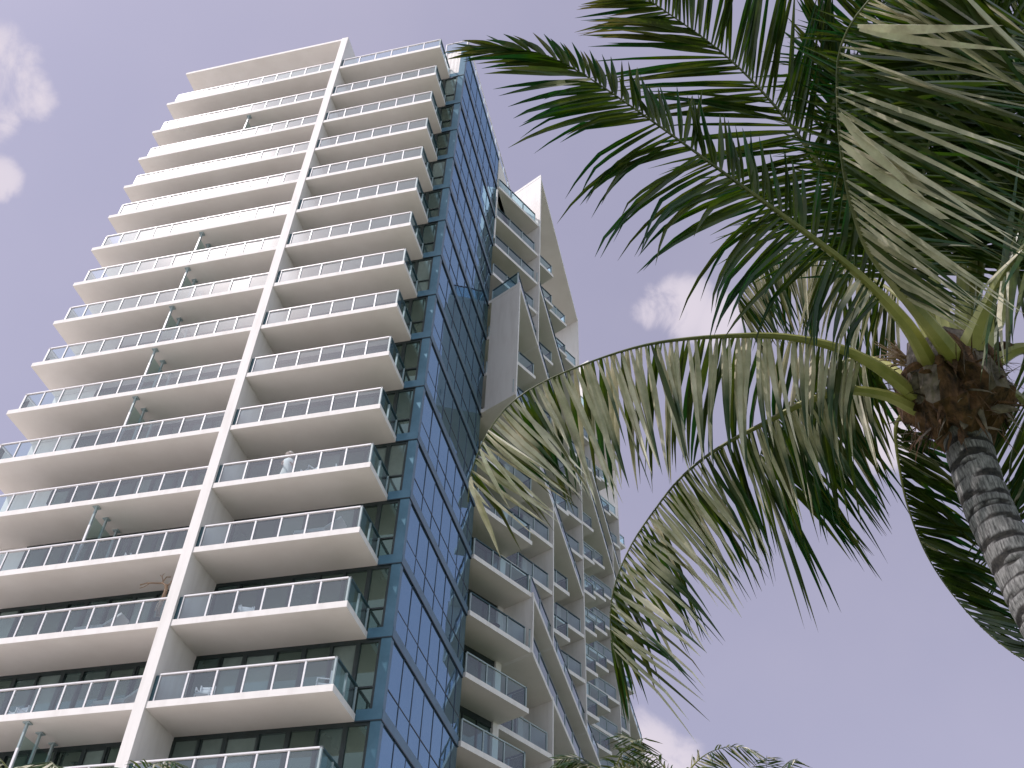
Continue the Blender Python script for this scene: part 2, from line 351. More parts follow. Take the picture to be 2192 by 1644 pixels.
# ------------------------------------------------------------------ camera
R_=Vector((0.99908887,-0.03008361,0.03027226)); U_=Vector((-0.04267825,-0.70425087,0.70866726)); F_=Vector((0,0.70931354,0.70489312))
F_=R_.cross(U_)*-1; F_.normalize(); U_=R_.cross(F_).normalized(); FP=2192.45
EYE=Vector((0,0,CAMZ))
def ray(x,y): return (R_*((x-1096)/FP)-U_*((y-822)/FP)+F_).normalized()
def W(x,y,d): return EYE+ray(x,y)*d
cam=bpy.data.cameras.new('camera'); co=bpy.data.objects.new('camera',cam); C.objects.link(co)
co.matrix_world=Matrix(((R_.x,U_.x,-F_.x,0),(R_.y,U_.y,-F_.y,0),(R_.z,U_.z,-F_.z,CAMZ),(0,0,0,1)))
cam.sensor_width=36; cam.lens=36*FP/2192; cam.clip_end=5000; cam.clip_start=.05
bpy.context.scene.camera=co
# ------------------------------------------------------------------ palms
def leafmat(name,green,sun,dryc,rough=.42,trans=.25,spec=.45):
    m,n,o=mat(name); b=N(n,'ShaderNodeBsdfPrincipled'); b.inputs['Roughness'].default_value=rough
    at=N(n,'ShaderNodeAttribute'); at.attribute_name='dry'
    no,r=noise_col(n,green,sun,7,lo=.3,hi=.7)
    no2,r2=noise_col(n,tuple(x*.7 for x in dryc),tuple(min(1,x*1.2) for x in dryc),11)
    mx=N(n,'ShaderNodeMix',data_type='RGBA'); n.links.new(at.outputs['Fac'],mx.inputs[0]); n.links.new(r.outputs[0],mx.inputs[6]); n.links.new(r2.outputs[0],mx.inputs[7])
    ng=N(n,'ShaderNodeMath',operation='MULTIPLY'); ng.inputs[1].default_value=-1; ng.use_clamp=True; n.links.new(at.outputs['Fac'],ng.inputs[0])
    mg=N(n,'ShaderNodeMix',data_type='RGBA'); n.links.new(ng.outputs[0],mg.inputs[0]); n.links.new(mx.outputs[2],mg.inputs[6]); mg.inputs[7].default_value=(.022,.070,.022,1); mx=mg
    n.links.new(mx.outputs[2],b.inputs['Base Color']); b.inputs['Specular IOR Level'].default_value=spec
    t=N(n,'ShaderNodeBsdfTranslucent'); hs=N(n,'ShaderNodeHueSaturation'); hs.inputs['Saturation'].default_value=1.25; hs.inputs['Value'].default_value=1.5
    n.links.new(mx.outputs[2],hs.inputs['Color']); n.links.new(hs.outputs[0],t.inputs['Color'])
    ms=N(n,'ShaderNodeMixShader'); ms.inputs[0].default_value=trans; n.links.new(b.outputs[0],ms.inputs[1]); n.links.new(t.outputs[0],ms.inputs[2])
    n.links.new(ms.outputs[0],o.inputs[0]); return m
M['leaf']=leafmat('palm_leaf_green',(.010,.038,.010),(.060,.110,.018),(.26,.21,.09),rough=.34,trans=.22,spec=.5)
M['leaf_pale_sunlit']=leafmat('palm_leaf_pale_sunlit',(.36,.37,.23),(.84,.77,.62),(.92,.83,.70),rough=.33,trans=.12,spec=.45)  # pale waxy leaf, colour brightened to stand in for direct sun
def stalkmat():
    m,n,o=mat('palm_stalk'); b=N(n,'ShaderNodeBsdfPrincipled'); b.inputs['Roughness'].default_value=.4
    at=N(n,'ShaderNodeAttribute'); at.attribute_name='dry'
    no,r=noise_col(n,(.32,.34,.09),(.52,.50,.18),5,stretch=(1,1,.4)); no2,r2=noise_col(n,(.06,.085,.03),(.14,.15,.06),9)
    mx=N(n,'ShaderNodeMix',data_type='RGBA'); n.links.new(at.outputs['Fac'],mx.inputs[0]); n.links.new(r.outputs[0],mx.inputs[6]); n.links.new(r2.outputs[0],mx.inputs[7])
    n.links.new(mx.outputs[2],b.inputs['Base Color']); n.links.new(b.outputs[0],o.inputs[0]); return m
M['stalk']=stalkmat()
M['fibre']=pbr('palm_fibre',(.03,.02,.014),(.22,.115,.06),14,.95,bump=.6,bscale=60,stretch=(1,1,.3))
M['fibre_grey']=pbr('dry_sheath',(.07,.06,.052),(.30,.25,.21),12,.9,bump=.5,bscale=50)
def trunkmat():
    m,n,o=mat('ringed_palm_bark'); b=N(n,'ShaderNodeBsdfPrincipled'); b.inputs['Roughness'].default_value=.9
    at=N(n,'ShaderNodeAttribute'); at.attribute_name='dry'
    no,r=noise_col(n,(.08,.08,.08),(.36,.355,.35),30,stretch=(3,3,.5))
    no2,r2=noise_col(n,(.012,.012,.014),(.05,.045,.04),40)
    mx=N(n,'ShaderNodeMix',data_type='RGBA'); n.links.new(at.outputs['Fac'],mx.inputs[0]); n.links.new(r.outputs[0],mx.inputs[6]); n.links.new(r2.outputs[0],mx.inputs[7])
    n.links.new(mx.outputs[2],b.inputs['Base Color'])
    bp=N(n,'ShaderNodeBump'); bp.inputs['Strength'].default_value=.5; bp.inputs['Distance'].default_value=.01; n.links.new(no.outputs['Fac'],bp.inputs['Height']); n.links.new(bp.outputs[0],b.inputs['Normal'])
    n.links.new(b.outputs[0],o.inputs[0]); return m
M['trunk']=trunkmat()
GR=Vector((0,0,-1))
def spline(pts,n):
    P=[Vector(p) for p in pts]; P=[P[0]*2-P[1]]+P+[P[-1]*2-P[-2]]; out=[]
    L=[0]
    segs=len(P)-3; raw=[]
    for s in range(segs):
        for i in range(24):
            t=i/24; a,b,c,d=P[s:s+4]
            raw.append(.5*((2*b)+(c-a)*t+(2*a-5*b+4*c-d)*t*t+(3*b-a-3*c+d)*t**3))
    raw.append(P[-2]); 
    for i in range(1,len(raw)): L.append(L[-1]+(raw[i]-raw[i-1]).length)
    j=0
    for i in range(n):
        q=L[-1]*i/(n-1)
        while j<len(L)-2 and L[j+1]<q: j+=1
        t=(q-L[j])/max(1e-9,L[j+1]-L[j]); out.append(raw[j].lerp(raw[j+1],t))
    return out,L[-1]
def lerpkeys(keys,t):
    for i in range(len(keys)-1):
        a,b=keys[i],keys[i+1]
        if t<=b[0]:
            s=(t-a[0])/max(1e-9,b[0]-a[0]); return [x+(y-x)*s for x,y in zip(a[1:],b[1:])]
    return list(keys[-1][1:])
def leaflet(mb,dry,p,d,nrm,L,w,droop,mi,rng,dr0=0,dr1=.3,fold=.5,kink=0,nseg=6,wind=None,flip=False):
    """one folded leaflet from p along d; nrm = upper face direction"""
    b0=len(mb.v); pos=p.copy(); dirv=d.normalized(); step=L/nseg; kp=rng.uniform(.35,.75)
    for i in range(nseg+1):
        t=i/nseg
        ww=w*(min(1,.35+2.6*t) if t<.25 else (1-((t-.25)/.75)**1.7))+.0012
        s=dirv.cross(nrm); s=s.normalized() if s.length>1e-5 else Vector((1,0,0)); u=s.cross(dirv).normalized()
        f=fold
        mb.v+= [tuple(pos+s*ww*.5*math.cos(f)-u*ww*.5*math.sin(f)),tuple(pos+u*.0),tuple(pos-s*ww*.5*math.cos(f)-u*ww*.5*math.sin(f))]
        dv=max(0,dr0+(dr1-dr0)*t**2+rng.uniform(-.05,.05))
        if flip and t>kp-.12: dv=-min(1,(t-kp+.12)*6)
        dry+= [dv,dv+(.12 if dv>=0 else .1),dv]
        if i<nseg:
            pos=pos+dirv*step
            dd=droop*(t+.15)*2.0/nseg
            if kink and t<kp<=t+1/nseg: dd+=kink
            dirv=(dirv+GR*dd+(wind*(t/nseg) if wind else Vector((0,0,0)))).normalized()
            nrm=u
    for i in range(nseg):
        a=b0+i*3; c=a+3; m_=mi
        mb.f+= [(a,a+1,c+1,c),(a+1,a+2,c+2,c+1)]; mb.m+=[m_,m_]
def frond(parent,pts,r0,sides,gap=.03,start=.22,pale=(0,0),seed=1,w=.045,label=None,stalk_r=(.05,.006),nseg=6,upv=None,mats=None,wind=None,ends=.97,jt=.055,flipp=.5,extra=(),nh=None):
    """sides: for each side a key list (t, dirx,diry,dirz [cam axes], forward mix, length, droop, dry tip, kink)"""
    rng=random.Random(seed); mb=MB(); dry=[]
    n=40; cp,Lt=spline(pts,n)
    rad=[stalk_r[0]*(1-(i/(n-1)))**3+stalk_r[1]*.6 for i in range(n)]
    mb.tube(cp,rad,7,2); dry+= [min(1,max(0,((i_//7)/n-.12)/.38)) for i_ in range(len(mb.v))]
    cnt=int(Lt*(ends-start)/gap)
    for si,keys in enumerate(sides):
        cl=Vector((0,0,0)); cn=0
        for i in range(cnt):
            if cn<=0: cn=rng.randint(2,7); cl=Vector((rng.gauss(0,1),rng.gauss(0,1),rng.gauss(0,1)))*jt*1.7; c0=i+cn/2; ck=rng.uniform(.5,1.6)
            cn-=1
            t=start+(ends-start)*(i+rng.uniform(-.3,.3)+.5*si)/cnt; t=min(max(t,start),.995)
            x=t*(n-1); j=min(int(x),n-2); p=cp[j].lerp(cp[j+1],x-j); T=(cp[min(j+2,n-1)]-cp[max(j-1,0)]).normalized()
            dx,dy,dz,fw,L,dr,dt,kk=lerpkeys(keys,t)
            if L<.05 or rng.random()<.03: continue
            Sv=(R_*dx+U_*dy+F_*dz); Sv=(Sv-T*Sv.dot(T)*.6).normalized()
            jit=Vector((rng.gauss(0,1),rng.gauss(0,1),rng.gauss(0,1)))*jt
            d=(Sv*(1-fw)+T*fw+jit+cl+T*(c0-i)*gap*.45).normalized()
            nrm=d.cross(T); 
            if nrm.length<.05: nrm=Vector((0,0,1))
            if nrm.z<0: nrm=-nrm
            nrm=(nrm.normalized()+Vector((0,0,.35))).normalized()
            if nh: nrm=(nrm*.35+Vector(nh)+Vector((rng.gauss(0,.25),rng.gauss(0,.25),rng.gauss(0,.25)))).normalized()
            br=rng.random()<.08
            leaflet(mb,dry,p,d,nrm,L*rng.uniform(.86,1.08)*(.65 if br else 1),w*rng.uniform(.8,1.15),dr*rng.uniform(.7,1.3)*ck,1 if rng.random()<pale[si] else 0,rng,dr0=rng.uniform(0,.05),dr1=min(1,dt*rng.uniform(.5,1.4)),fold=rng.uniform(.45,1.05),flip=rng.random()<flipp,kink=kk*rng.uniform(.3,1.3) if rng.random()<.75 else 0,nseg=nseg,wind=wind)
    for (xa,ya,da,xb,yb,db,ww,dd) in extra:
        a_=W(xa,ya,da); b_=W(xb,yb,db); leaflet(mb,dry,a_,b_-a_,Vector((0,-.3,1)).normalized(),(b_-a_).length,ww,.0,1,rng,dr0=dd,dr1=1,fold=.75,nseg=6)
    o=mb.build('frond',mats or [M['leaf'],M['leaf_pale_sunlit'],M['stalk']],parent,dry=dry)
    if label: o['label']=label
    return o
palm_base=W(2040,880,7.0); 
# trunk path: keep it near plumb with the slight lean of the photograph
crown=W(2060,905,7.0); hd=math.hypot(crown.x,crown.y)
def Wh(x,y,h): 
    r=ray(x,y); return EYE+r*(h/math.hypot(r.x,r.y))
t1=Wh(2106,1062,hd-.02); t2=Wh(2188,1232,hd-.05); t3=t2+(t2-t1)*.9+Vector((.03,0,-.1)); 
foot=Vector((t3.x+.25,t3.y-.05,0))
palm=tag(empty('coconut_palm',foot),'large coconut palm close to the viewer with ringed grey trunk and long drooping fronds','palm tree')
bpy.context.view_layer.update()
def rel(parent): return parent
def attach(o,root):
    o.parent=root; o.matrix_parent_inverse=Matrix.Translation(-root.location); return o
tp,TL=spline([W(2052,860,7.0),crown,t1,t2,t3,foot+Vector((.12,0,1.0)),foot+Vector((0,0,-.1))],420)
mb=MB(); dry=[]; rng=random.Random(5); nn2=28; ringpos=0; ringh=.085
rings=[]; q=0
while q<TL: 
    rings.append(q); q+=rng.uniform(.07,.155)
import bisect
for i,p in enumerate(tp):
    s=TL*i/419; j=bisect.bisect(rings,s)-1; nx=rings[j+1] if j+1<len(rings) else rings[j]+.08
    fr=(s-rings[j])/(nx-rings[j])
    r=.126+.012*math.exp(-s*1.5)+ .02*s/TL + (.05*math.exp(-((TL-s)/.35)**2))
    t=(tp[min(i+1,419)]-tp[max(i-1,0)]).normalized(); a=t.cross(Vector((0,1,0))).normalized(); c=t.cross(a)
    for k in range(nn2):
        th=2*math.pi*k/nn2; tilt=.16*math.sin(th+j*2.1)+.05*math.sin(3*th+j)+.03*math.sin(7*th+j*3.3)
        f2=(fr+tilt)%1.0
        prof=.006*(1-f2)+(-.008 if f2>.86 else 0)
        mb.v.append(tuple(p+(a*math.cos(th)+c*math.sin(th))*(r+prof+rng.uniform(-.0015,.0015))))
        dk=1 if f2>.66+.07*math.sin(3*th+j*1.7) else 0.12*math.sin(th*4+j)+.12
        if s<.25: dk=max(dk,.75)
        dry.append(max(0,min(1,dk)))
for i in range(419):
    for k in range(nn2):
        mb.f.append((i*nn2+k,i*nn2+(k+1)%nn2,(i+1)*nn2+(k+1)%nn2,(i+1)*nn2+k)); mb.m.append(0)
attach(mb.build('trunk',M['trunk'],None,smooth=True,dry=dry),palm)
# fibrous crown base
mb=MB(); ax=(W(2030,770,7.0)-crown).normalized(); a=ax.cross(Vector((0,1,0))).normalized(); c=ax.cross(a)
hp=[(-.16,.135),(-.08,.175),(0,.235),(.08,.285),(.17,.31),(.27,.30),(.36,.27),(.46,.21),(.56,.12),(.60,.02)]
nk=44; rng=random.Random(9)
for i,(h_,r_) in enumerate(hp):
    for k in range(nk):
        th=2*math.pi*k/nk; rr=r_*(1+.13*math.sin(5*th+i)+.08*math.sin(11*th+2*i)+rng.uniform(-.09,.09)); mb.v.append(tuple(crown+ax*(h_+rng.uniform(-.02,.02))+(a*math.cos(th)+c*math.sin(th))*rr))
for i in range(len(hp)-1):
    for k in range(nk): mb.f.append((i*nk+k,i*nk+(k+1)%nk,(i+1)*nk+(k+1)%nk,(i+1)*nk+k)); mb.m.append(1 if i>3 and (k%11)<5 else 0)
for s in range(420):     # ragged fibres, strips and torn sheaths hanging off it
    th=rng.uniform(0,6.283); h_=rng.uniform(-.08,.44); r_=.28; o_=a*math.cos(th)+c*math.sin(th)
    p=crown+ax*h_+o_*(r_*rng.uniform(.82,1.02)); d=(o_*rng.uniform(.2,.8)-ax*rng.uniform(-.5,1.3)+Vector((rng.gauss(0,.4),rng.gauss(0,.4),rng.gauss(0,.3)))).normalized()
    leaflet(mb,[],p,d,o_,rng.uniform(.06,.24),rng.uniform(.006,.07) if s%6==0 else rng.uniform(.003,.016),rng.uniform(.2,1.4),rng.choice([0,0,1]),rng,fold=.2,nseg=4)
attach(mb.build('crown_fibre',[M['fibre'],M['fibre_grey']],None),palm)
mb=MB()     # curled dry sheath and the flower stalk on the left of the crown
mb.tube(spline([W(1968,842,6.83),W(1962,800,6.85),W(1955,760,6.95),W(1948,735,7.0)],10)[0],[.03,.045,.05,.055,.055,.05,.045,.04,.03,.02],9,1)
rng=random.Random(3)
for s in range(26):
    p=W(1945+rng.uniform(-8,6),775+rng.uniform(-12,12),6.95); q=W(1895+rng.uniform(-25,20),755+rng.uniform(-32,28),6.95+rng.uniform(-.12,.12)); m_=p.lerp(q,.5)+Vector((0,0,.02))
    mb.tube([p,m_,q],[.006,.005,.003],4,0)
attach(mb.build('flower_stalk',[M['bark_tan'],M['fibre_grey']],None),palm)
K=lambda *a:a
def FR(pts,sides,**k):
    o=frond(None,[W(*p) for p in pts],0,sides,**k); attach(o,palm); return o
# key: (t, dx,dy,dz, fwd, len, droop, drytip, kink)
# 1 the long frond reaching up-left in front of the sky
FR([(2000,800,6.9),(1945,700,6.6),(1850,600,6.4),(1740,510,6.25),(1570,385,6.15),(1400,262,6.15),(1250,160,6.2),(1165,118,6.25),(1080,105,6.3),(1015,100,6.35)],
   [[K(0,-.6,-.8,-.1,.15,.5,.5,.1,.1),K(.25,-.5,-.85,-.25,.15,.75,1.0,.12,.5),K(.45,-.72,-.62,-.2,.18,1.0,1.25,.12,.8),K(.66,-.95,-.25,-.2,.25,.9,1.0,.15,.6),K(.8,-.9,-.3,-.2,.5,.55,.35,.25,.1),K(.9,-.9,-.2,-.1,.7,.42,.15,.4,.0),K(1,-.9,.1,0,.85,.28,.05,.5,0)],
    [K(0,.6,.4,.2,.15,.3,.1,0,0),K(.3,.55,.8,.3,.3,.46,.0,.1,.1),K(.6,.35,.9,.4,.35,.40,-.1,.1,.1),K(.8,.3,.8,.5,.45,.22,.1,.5,.4),K(1,-.5,.6,.4,.8,.3,.1,.3,0)]],
   seed=11,gap=.037,pale=(.03,.02),w=.05,start=.2,stalk_r=(.058,.007))
# 2 the dark frond behind it running out of the top
FR([(2040,790,7.2),(1985,690,7.3),(1870,500,7.5),(1790,400,7.6),(1670,240,7.7),(1560,125,7.8),(1440,35,7.9),(1340,-30,8.0),(1270,-70,8.0)],
   [[K(0,-.8,-.3,0,.2,.5,.3,.1,.1),K(.35,-.9,-.25,-.1,.2,1.0,.2,.1,.2),K(.6,-1,0,-.1,.2,1.12,.15,.25,.1),K(.78,-1,.05,-.1,.25,.85,.1,.6,.1),K(.9,-1,.05,0,.3,.42,.1,.8,0),K(1,-1,.2,0,.6,.25,.1,.6,0)],
    [K(0,.6,.5,0,.2,.5,.1,.1,.1),K(.35,.45,.9,.1,.3,.9,.05,.1,.1),K(.7,.15,1,.1,.25,1.1,0,.1,.1),K(1,0,1,0,.5,.6,0,.3,0)]],
   seed=12,gap=.034,pale=(.0,.0),w=.05,start=.25,stalk_r=(.075,.008))
# 3 the low frond arching out to the left, leaflets hanging like a curtain
FR([(1962,852,6.9),(1900,800,6.75),(1820,755,6.65),(1720,727,6.55),(1600,718,6.45),(1400,735,6.3),(1230,788,6.2),(1110,850,6.1),(1045,925,6.05),(1010,1010,6.0),(1002,1075,6.0)],
   [[K(0,0,-1,-.3,.0,.2,.8,.1,.1),K(.2,.0,-1,-.3,.05,.60,.8,.25,.2),K(.4,-.02,-1,-.35,.02,.92,.6,.45,.5),K(.66,.10,-1,-.35,.04,.84,.4,.6,.4),K(.82,.75,-.65,-.3,.03,.70,.12,.85,.15),K(.93,.8,-.75,-.2,.05,.62,.12,.95,.2),K(1,.35,-1,-.1,.35,.40,.3,.95,.3)],
    [K(0,0,-1,.3,.0,.2,.8,.1,.1),K(.2,.1,-.9,.5,.05,.65,.9,.1,.2),K(.4,.1,-.8,.6,.06,1.0,.9,.15,.6),K(.7,.2,-.8,.55,.08,.9,.9,.2,.5),K(.85,.75,-.6,.4,.06,.75,.3,.3,.2),K(.93,.6,-.8,.4,.1,.6,.5,.3,.3),K(1,.1,-1,.1,.6,.35,.5,.8,.3)]],
   seed=13,jt=.028,nh=(-.2,-1,.35),flipp=.45,extra=[(1042,928,6.02,1172,1042,5.95,.07,.9),(1046,920,6.02,1180,1010,5.95,.07,.8),(1036,945,6.0,1130,1075,5.95,.06,.95),(1030,960,6.0,1092,1090,5.95,.06,1),(1010,1020,5.98,1022,1080,5.95,.06,1),(1006,1030,5.98,1050,1088,5.95,.06,1)],gap=.044,pale=(.9,.25),w=.062,start=.14,stalk_r=(.048,.007),wind=Vector((.35,0,0)))
# 4 the frond sweeping down below it
FR([(1966,880,6.9),(1900,848,6.8),(1815,836,6.7),(1735,856,6.65),(1639,905,6.6),(1540,958,6.5),(1460,1020,6.45),(1399,1095,6.4),(1347,1175,6.35),(1313,1265,6.3),(1307,1350,6.3),(1325,1430,6.3)],
   [[K(0,.2,-1,-.2,.0,.2,.5,.1,.1),K(.25,.1,-1,-.3,.05,.55,.5,.3,.2),K(.45,.45,-.9,-.35,.1,.74,.3,.5,.4),K(.65,.8,-.62,-.35,.12,.80,.25,.6,.4),K(.85,.85,-.5,-.3,.15,.68,.4,.6,.4),K(1,.5,-.85,-.2,.4,.75,.1,.55,.1)],
    [K(0,.2,-1,.2,.0,.2,.5,.1,.1),K(.2,.3,-.9,.4,.05,.95,.6,.1,.2),K(.45,.45,-.85,.4,.1,.98,.5,.1,.4),K(.7,.7,-.7,.4,.12,.85,.5,.15,.4),K(1,.1,-1,.1,.5,.5,.1,.6,0)]],
   seed=14,jt=.03,nh=(-.35,-.95,.45),gap=.033,pale=(.85,.10),w=.048,start=.16,stalk_r=(.042,.007))
# 5 the frond behind number four whose leaflets fall to the right
FR([(1960,830,7.15),(1890,775,7.3),(1820,770,7.45),(1760,800,7.5),(1700,850,7.55),(1650,920,7.6),(1625,990,7.6),(1640,1060,7.6)],
   [[K(0,.3,-1,0,0,.3,.5,.1,.1),K(.3,.2,-1,-.1,.05,.75,.5,.5,.4),K(.6,.5,-.9,0,.1,1.15,.4,.25,.3),K(1,.4,-1,0,.2,1.15,.3,.2,.2)],
    [K(0,.5,-.6,.4,0,.3,.5,.1,.1),K(.3,.7,-.7,.3,.05,.9,.7,.2,.3),K(.6,.6,-.8,.3,.1,1.25,.4,.15,.3),K(1,.5,-1,.1,.2,1.2,.3,.2,.2)]],
   seed=15,gap=.036,pale=(.2,.0),w=.058,start=.2,stalk_r=(.03,.006))
# 6 the big near frond at top right
FR([(2040,760,6.8),(1985,690,6.5),(1900,590,6.1),(1850,515,5.9),(1815,405,5.65),(1798,298,5.5),(1792,192,5.35),(1797,110,5.25),(1830,38,5.15),(1890,-25,5.1),(1990,-75,5.0),(2090,-100,5.0)],
   [[K(0,1,-.6,-.2,.0,.3,.3,.1,.1),K(.25,.9,-.6,-.25,.05,.5,.3,.2,.1),K(.36,.8,-.8,-.3,.02,.62,.10,.25,.1),K(.5,.75,-.9,-.3,.02,1.05,.10,.25,.1),K(.65,.8,-.95,-.3,.02,1.2,.08,.3,.08),K(.8,1,-.3,-.2,.05,1.15,.12,.35,.1),K(1,.8,-.7,-.1,.1,.8,.1,.4,0)],
    [K(0,1,-.4,.4,.0,.3,.3,.1,.1),K(.36,1,-.3,.5,.05,.6,.4,.15,.2),K(.52,.9,-.4,.6,.05,1.2,.4,.15,.3),K(.8,1,-.1,.5,.1,1.15,.3,.1,.2),K(1,.8,-.5,.4,.2,.8,.2,.3,0)]],
   seed=16,jt=.03,nh=(-.35,-.95,.35),flipp=.25,extra=[(1836,52,5.1,2148,54,4.9,.085,.95),(1840,60,5.1,2185,108,4.95,.07,.7),(1800,300,5.45,2105,520,5.3,.1,.3),(1800,240,5.4,1985,430,5.3,.09,.3)],gap=.030,pale=(.6,.05),w=.052,start=.22,stalk_r=(.06,.008),nseg=7)
# 7 hanging frond behind the trunk
FR([(1975,880,7.25),(1935,885,7.3),(1917,920,7.35),(1925,1000,7.4),(1945,1090,7.4),(1985,1190,7.4),(2045,1280,7.4),(2120,1360,7.35),(2200,1420,7.3)],
   [[K(0,1,-.4,0,.1,.4,.3,.2,.1),K(.2,.75,-.8,-.1,.1,.7,.2,.3,.2),K(.5,.95,-.6,.1,.2,.85,.15,.1,.1),K(1,1,-.3,.1,.4,.5,.1,.1,0)],
    [K(0,1,-.3,.3,.1,.4,.3,.1,.1),K(.3,.95,-.45,.4,.1,.8,.2,.1,.2),K(.6,1,-.4,.4,.2,.85,.2,.1,.1),K(1,1,-.2,.3,.4,.5,.1,.1,0)]],
   seed=17,gap=.030,pale=(.06,.0),w=.050,start=.12,stalk_r=(.014,.006))
# 8 small tan-tipped frond far behind, hanging
FR([(2020,740,7.5),(1930,640,7.9),(1830,575,8.2),(1730,530,8.4),(1650,545,8.5),(1600,590,8.6),(1580,640,8.6),(1590,690,8.6)],
   [[K(0,0,-1,0,.0,.3,.5,.1,.1),K(.3,.1,-1,-.2,.05,.75,.6,.6,.3),K(.7,.2,-1,-.2,.05,.75,.5,.8,.3),K(1,.3,-1,0,.2,.5,.3,.8,0)],
    [K(0,.2,-1,.3,.0,.3,.5,.1,.1),K(.3,.3,-1,.3,.05,.95,.6,.3,.3),K(.7,.5,-.9,.3,.05,.8,.5,.5,.3),K(1,.4,-1,0,.2,.5,.3,.8,0)]],
   seed=18,gap=.034,pale=(.65,.2),w=.042,start=.25,stalk_r=(.03,.006))
# 9 young upright frond
FR([(2040,760,7.3),(1960,600,7.6),(1890,430,7.8),(1830,270,7.9),(1780,130,8.0),(1748,20,8.1)],
   [[K(0,-.6,.4,0,.3,.4,.1,0,0),K(.4,-.7,.5,0,.6,.75,.25,.1,.3),K(1,-.5,.6,0,.85,.4,.1,.2,.1)],
    [K(0,.6,.4,0,.3,.4,.1,0,0),K(.4,.8,.5,.2,.6,.8,.2,.1,.2),K(1,.5,.7,.1,.85,.4,.1,.2,.1)]],
   seed=19,gap=.036,pale=(.0,.0),w=.055,start=.3,stalk_r=(.035,.008))
# 10-14 dense fronds filling the top right behind the near one
for sd,pts,ln in ((20,[(2060,770,7.2),(2060,600,7.4),(2050,420,7.6),(2020,240,7.7),(1990,60,7.8),(1985,-90,7.9)],1.1),
               (21,[(2080,760,7.2),(2125,620,7.3),(2180,500,7.4),(2240,340,7.5),(2290,150,7.6)],1.15),
               (22,[(2070,765,7.4),(2100,560,7.8),(2130,350,8.0),(2160,150,8.1),(2200,-40,8.2)],1.2),
               (23,[(2030,770,7.5),(1985,560,7.9),(1930,380,8.1),(1900,200,8.2),(1890,20,8.3),(1900,-80,8.3)],1.0),
               (28,[(2090,770,7.1),(2150,650,7.4),(2200,450,7.7),(2200,250,7.9),(2150,100,8.0),(2080,-60,8.0)],1.2),
               (29,[(2060,770,7.3),(2080,500,7.9),(2000,300,8.2),(1960,150,8.3),(1940,-60,8.4)],1.2),
               (24,[(2050,770,7.0),(2010,640,7.2),(1975,470,7.4),(1990,300,7.5),(2060,150,7.6),(2180,60,7.7)],1.15)):
    FR(pts,[[K(0,-.9,-.2,0,.1,.3,.2,.1,.1),K(.3,-1,-.15,0,.25,ln*.85,.3,.1,.2),K(.7,-1,.1,0,.3,ln,.3,.1,.3),K(1,-.6,.5,0,.6,.5,.2,.2,0)],
            [K(0,.9,-.2,0,.1,.3,.2,.1,.1),K(.3,1,-.25,0,.25,ln,.35,.1,.2),K(.7,1,-.1,.1,.3,ln,.35,.1,.3),K(1,.6,.5,0,.6,.5,.2,.2,0)]],
       seed=sd,gap=.032,pale=(.02,.03),w=.05,start=.25,stalk_r=(.065,.008))
# 15-17 fronds leaving to the right and drooping
for sd,pts in ((25,[(2090,780,7.0),(2130,770,7.1),(2190,745,7.2),(2280,760,7.3),(2370,850,7.4),(2420,980,7.5)]),
               (26,[(2080,740,6.9),(2110,660,6.85),(2160,570,6.8),(2220,505,6.75),(2320,480,6.7),(2440,540,6.7)]),
               (27,[(2080,850,7.2),(2130,830,7.5),(2190,860,7.8),(2240,960,8.0),(2250,1100,8.1),(2240,1240,8.2)])):
    FR(pts,[[K(0,-.3,-1,0,.1,.4,.4,.1,.1),K(.3,-.5,-.9,0,.15,.9,.5,.15,.3),K(.7,-.6,-.8,0,.2,.95,.4,.2,.3),K(1,-.2,-1,0,.4,.5,.2,.2,0)],
            [K(0,.3,.9,0,.1,.3,.3,.1,.1),K(.3,.4,.8,.2,.2,.8,.3,.1,.3),K(.7,.8,.2,.2,.25,.9,.4,.2,.3),K(1,.3,-.6,0,.5,.5,.2,.2,0)]],
       seed=sd,gap=.034,pale=(.04,.02),w=.054,start=.25,stalk_r=(.08,.008))
# ---- smaller palms whose crowns just reach the bottom edge ------------
def small_palm(name,px,py,d,label,seed,n=15,L=2.6,spec=None,start=0):
    rng=random.Random(seed); top=W(px,py,d); base=Vector((top.x+rng.uniform(-.4,.4),top.y,0))
    root=tag(empty(name,base),label,'palm tree','palms whose crowns show along the bottom edge')
    mb=MB(); tp,_=spline([base+Vector((0,0,-.1)),base.lerp(top,.5)+Vector((.12,0,0)),top],30); dr=[]
    for i in range(30):
        for k in range(14): dr.append(1 if i%2 else .1)
    mb.tube(tp,[.2-.06*i/29+(.012 if i%2 else 0) for i in range(30)],14,0); attach(mb.build('trunk',M['trunk'],None,smooth=True,dry=dr),root)
    for i in range(n):
        az=2*math.pi*i/n+rng.uniform(-.2,.2); el=rng.uniform(.15,1.2); l=L*rng.uniform(.8,1.1)
        h=Vector((math.cos(az),math.sin(az),0)); p=top.copy(); pts=[p.copy()]; dv=h*math.cos(el)+Vector((0,0,math.sin(el)))
        for s in range(6):
            p=p+dv*l/6; pts.append(p.copy()); dv=(dv+Vector((.05,0,-.26-.1*math.cos(el)))).normalized()
        sv=h.cross(Vector((0,0,1)))
        cx=lambda v:(v.dot(R_),v.dot(U_),v.dot(F_))
        s1=cx((sv*.8+Vector((0,0,-.5)))); s2=cx((-sv*.8+Vector((0,0,-.5))))
        o=frond(None,pts,0,[[K(0,*s,.2,.3,.3,.2,.1),K(.5,*s,.3,.62,.6,.3,.2),K(1,*s,.6,.3,.3,.4,0)] for s in (s1,s2)],seed=seed*50+i,gap=.045,pale=(.3,.3),w=.04,start=.15,stalk_r=(.03,.006),nseg=4)
        attach(o,root)
    return root
small_palm('coconut_palm',1310,1682,15,'bushy small palm crown at the bottom edge in front of the side wing',31,n=20,L=.85)
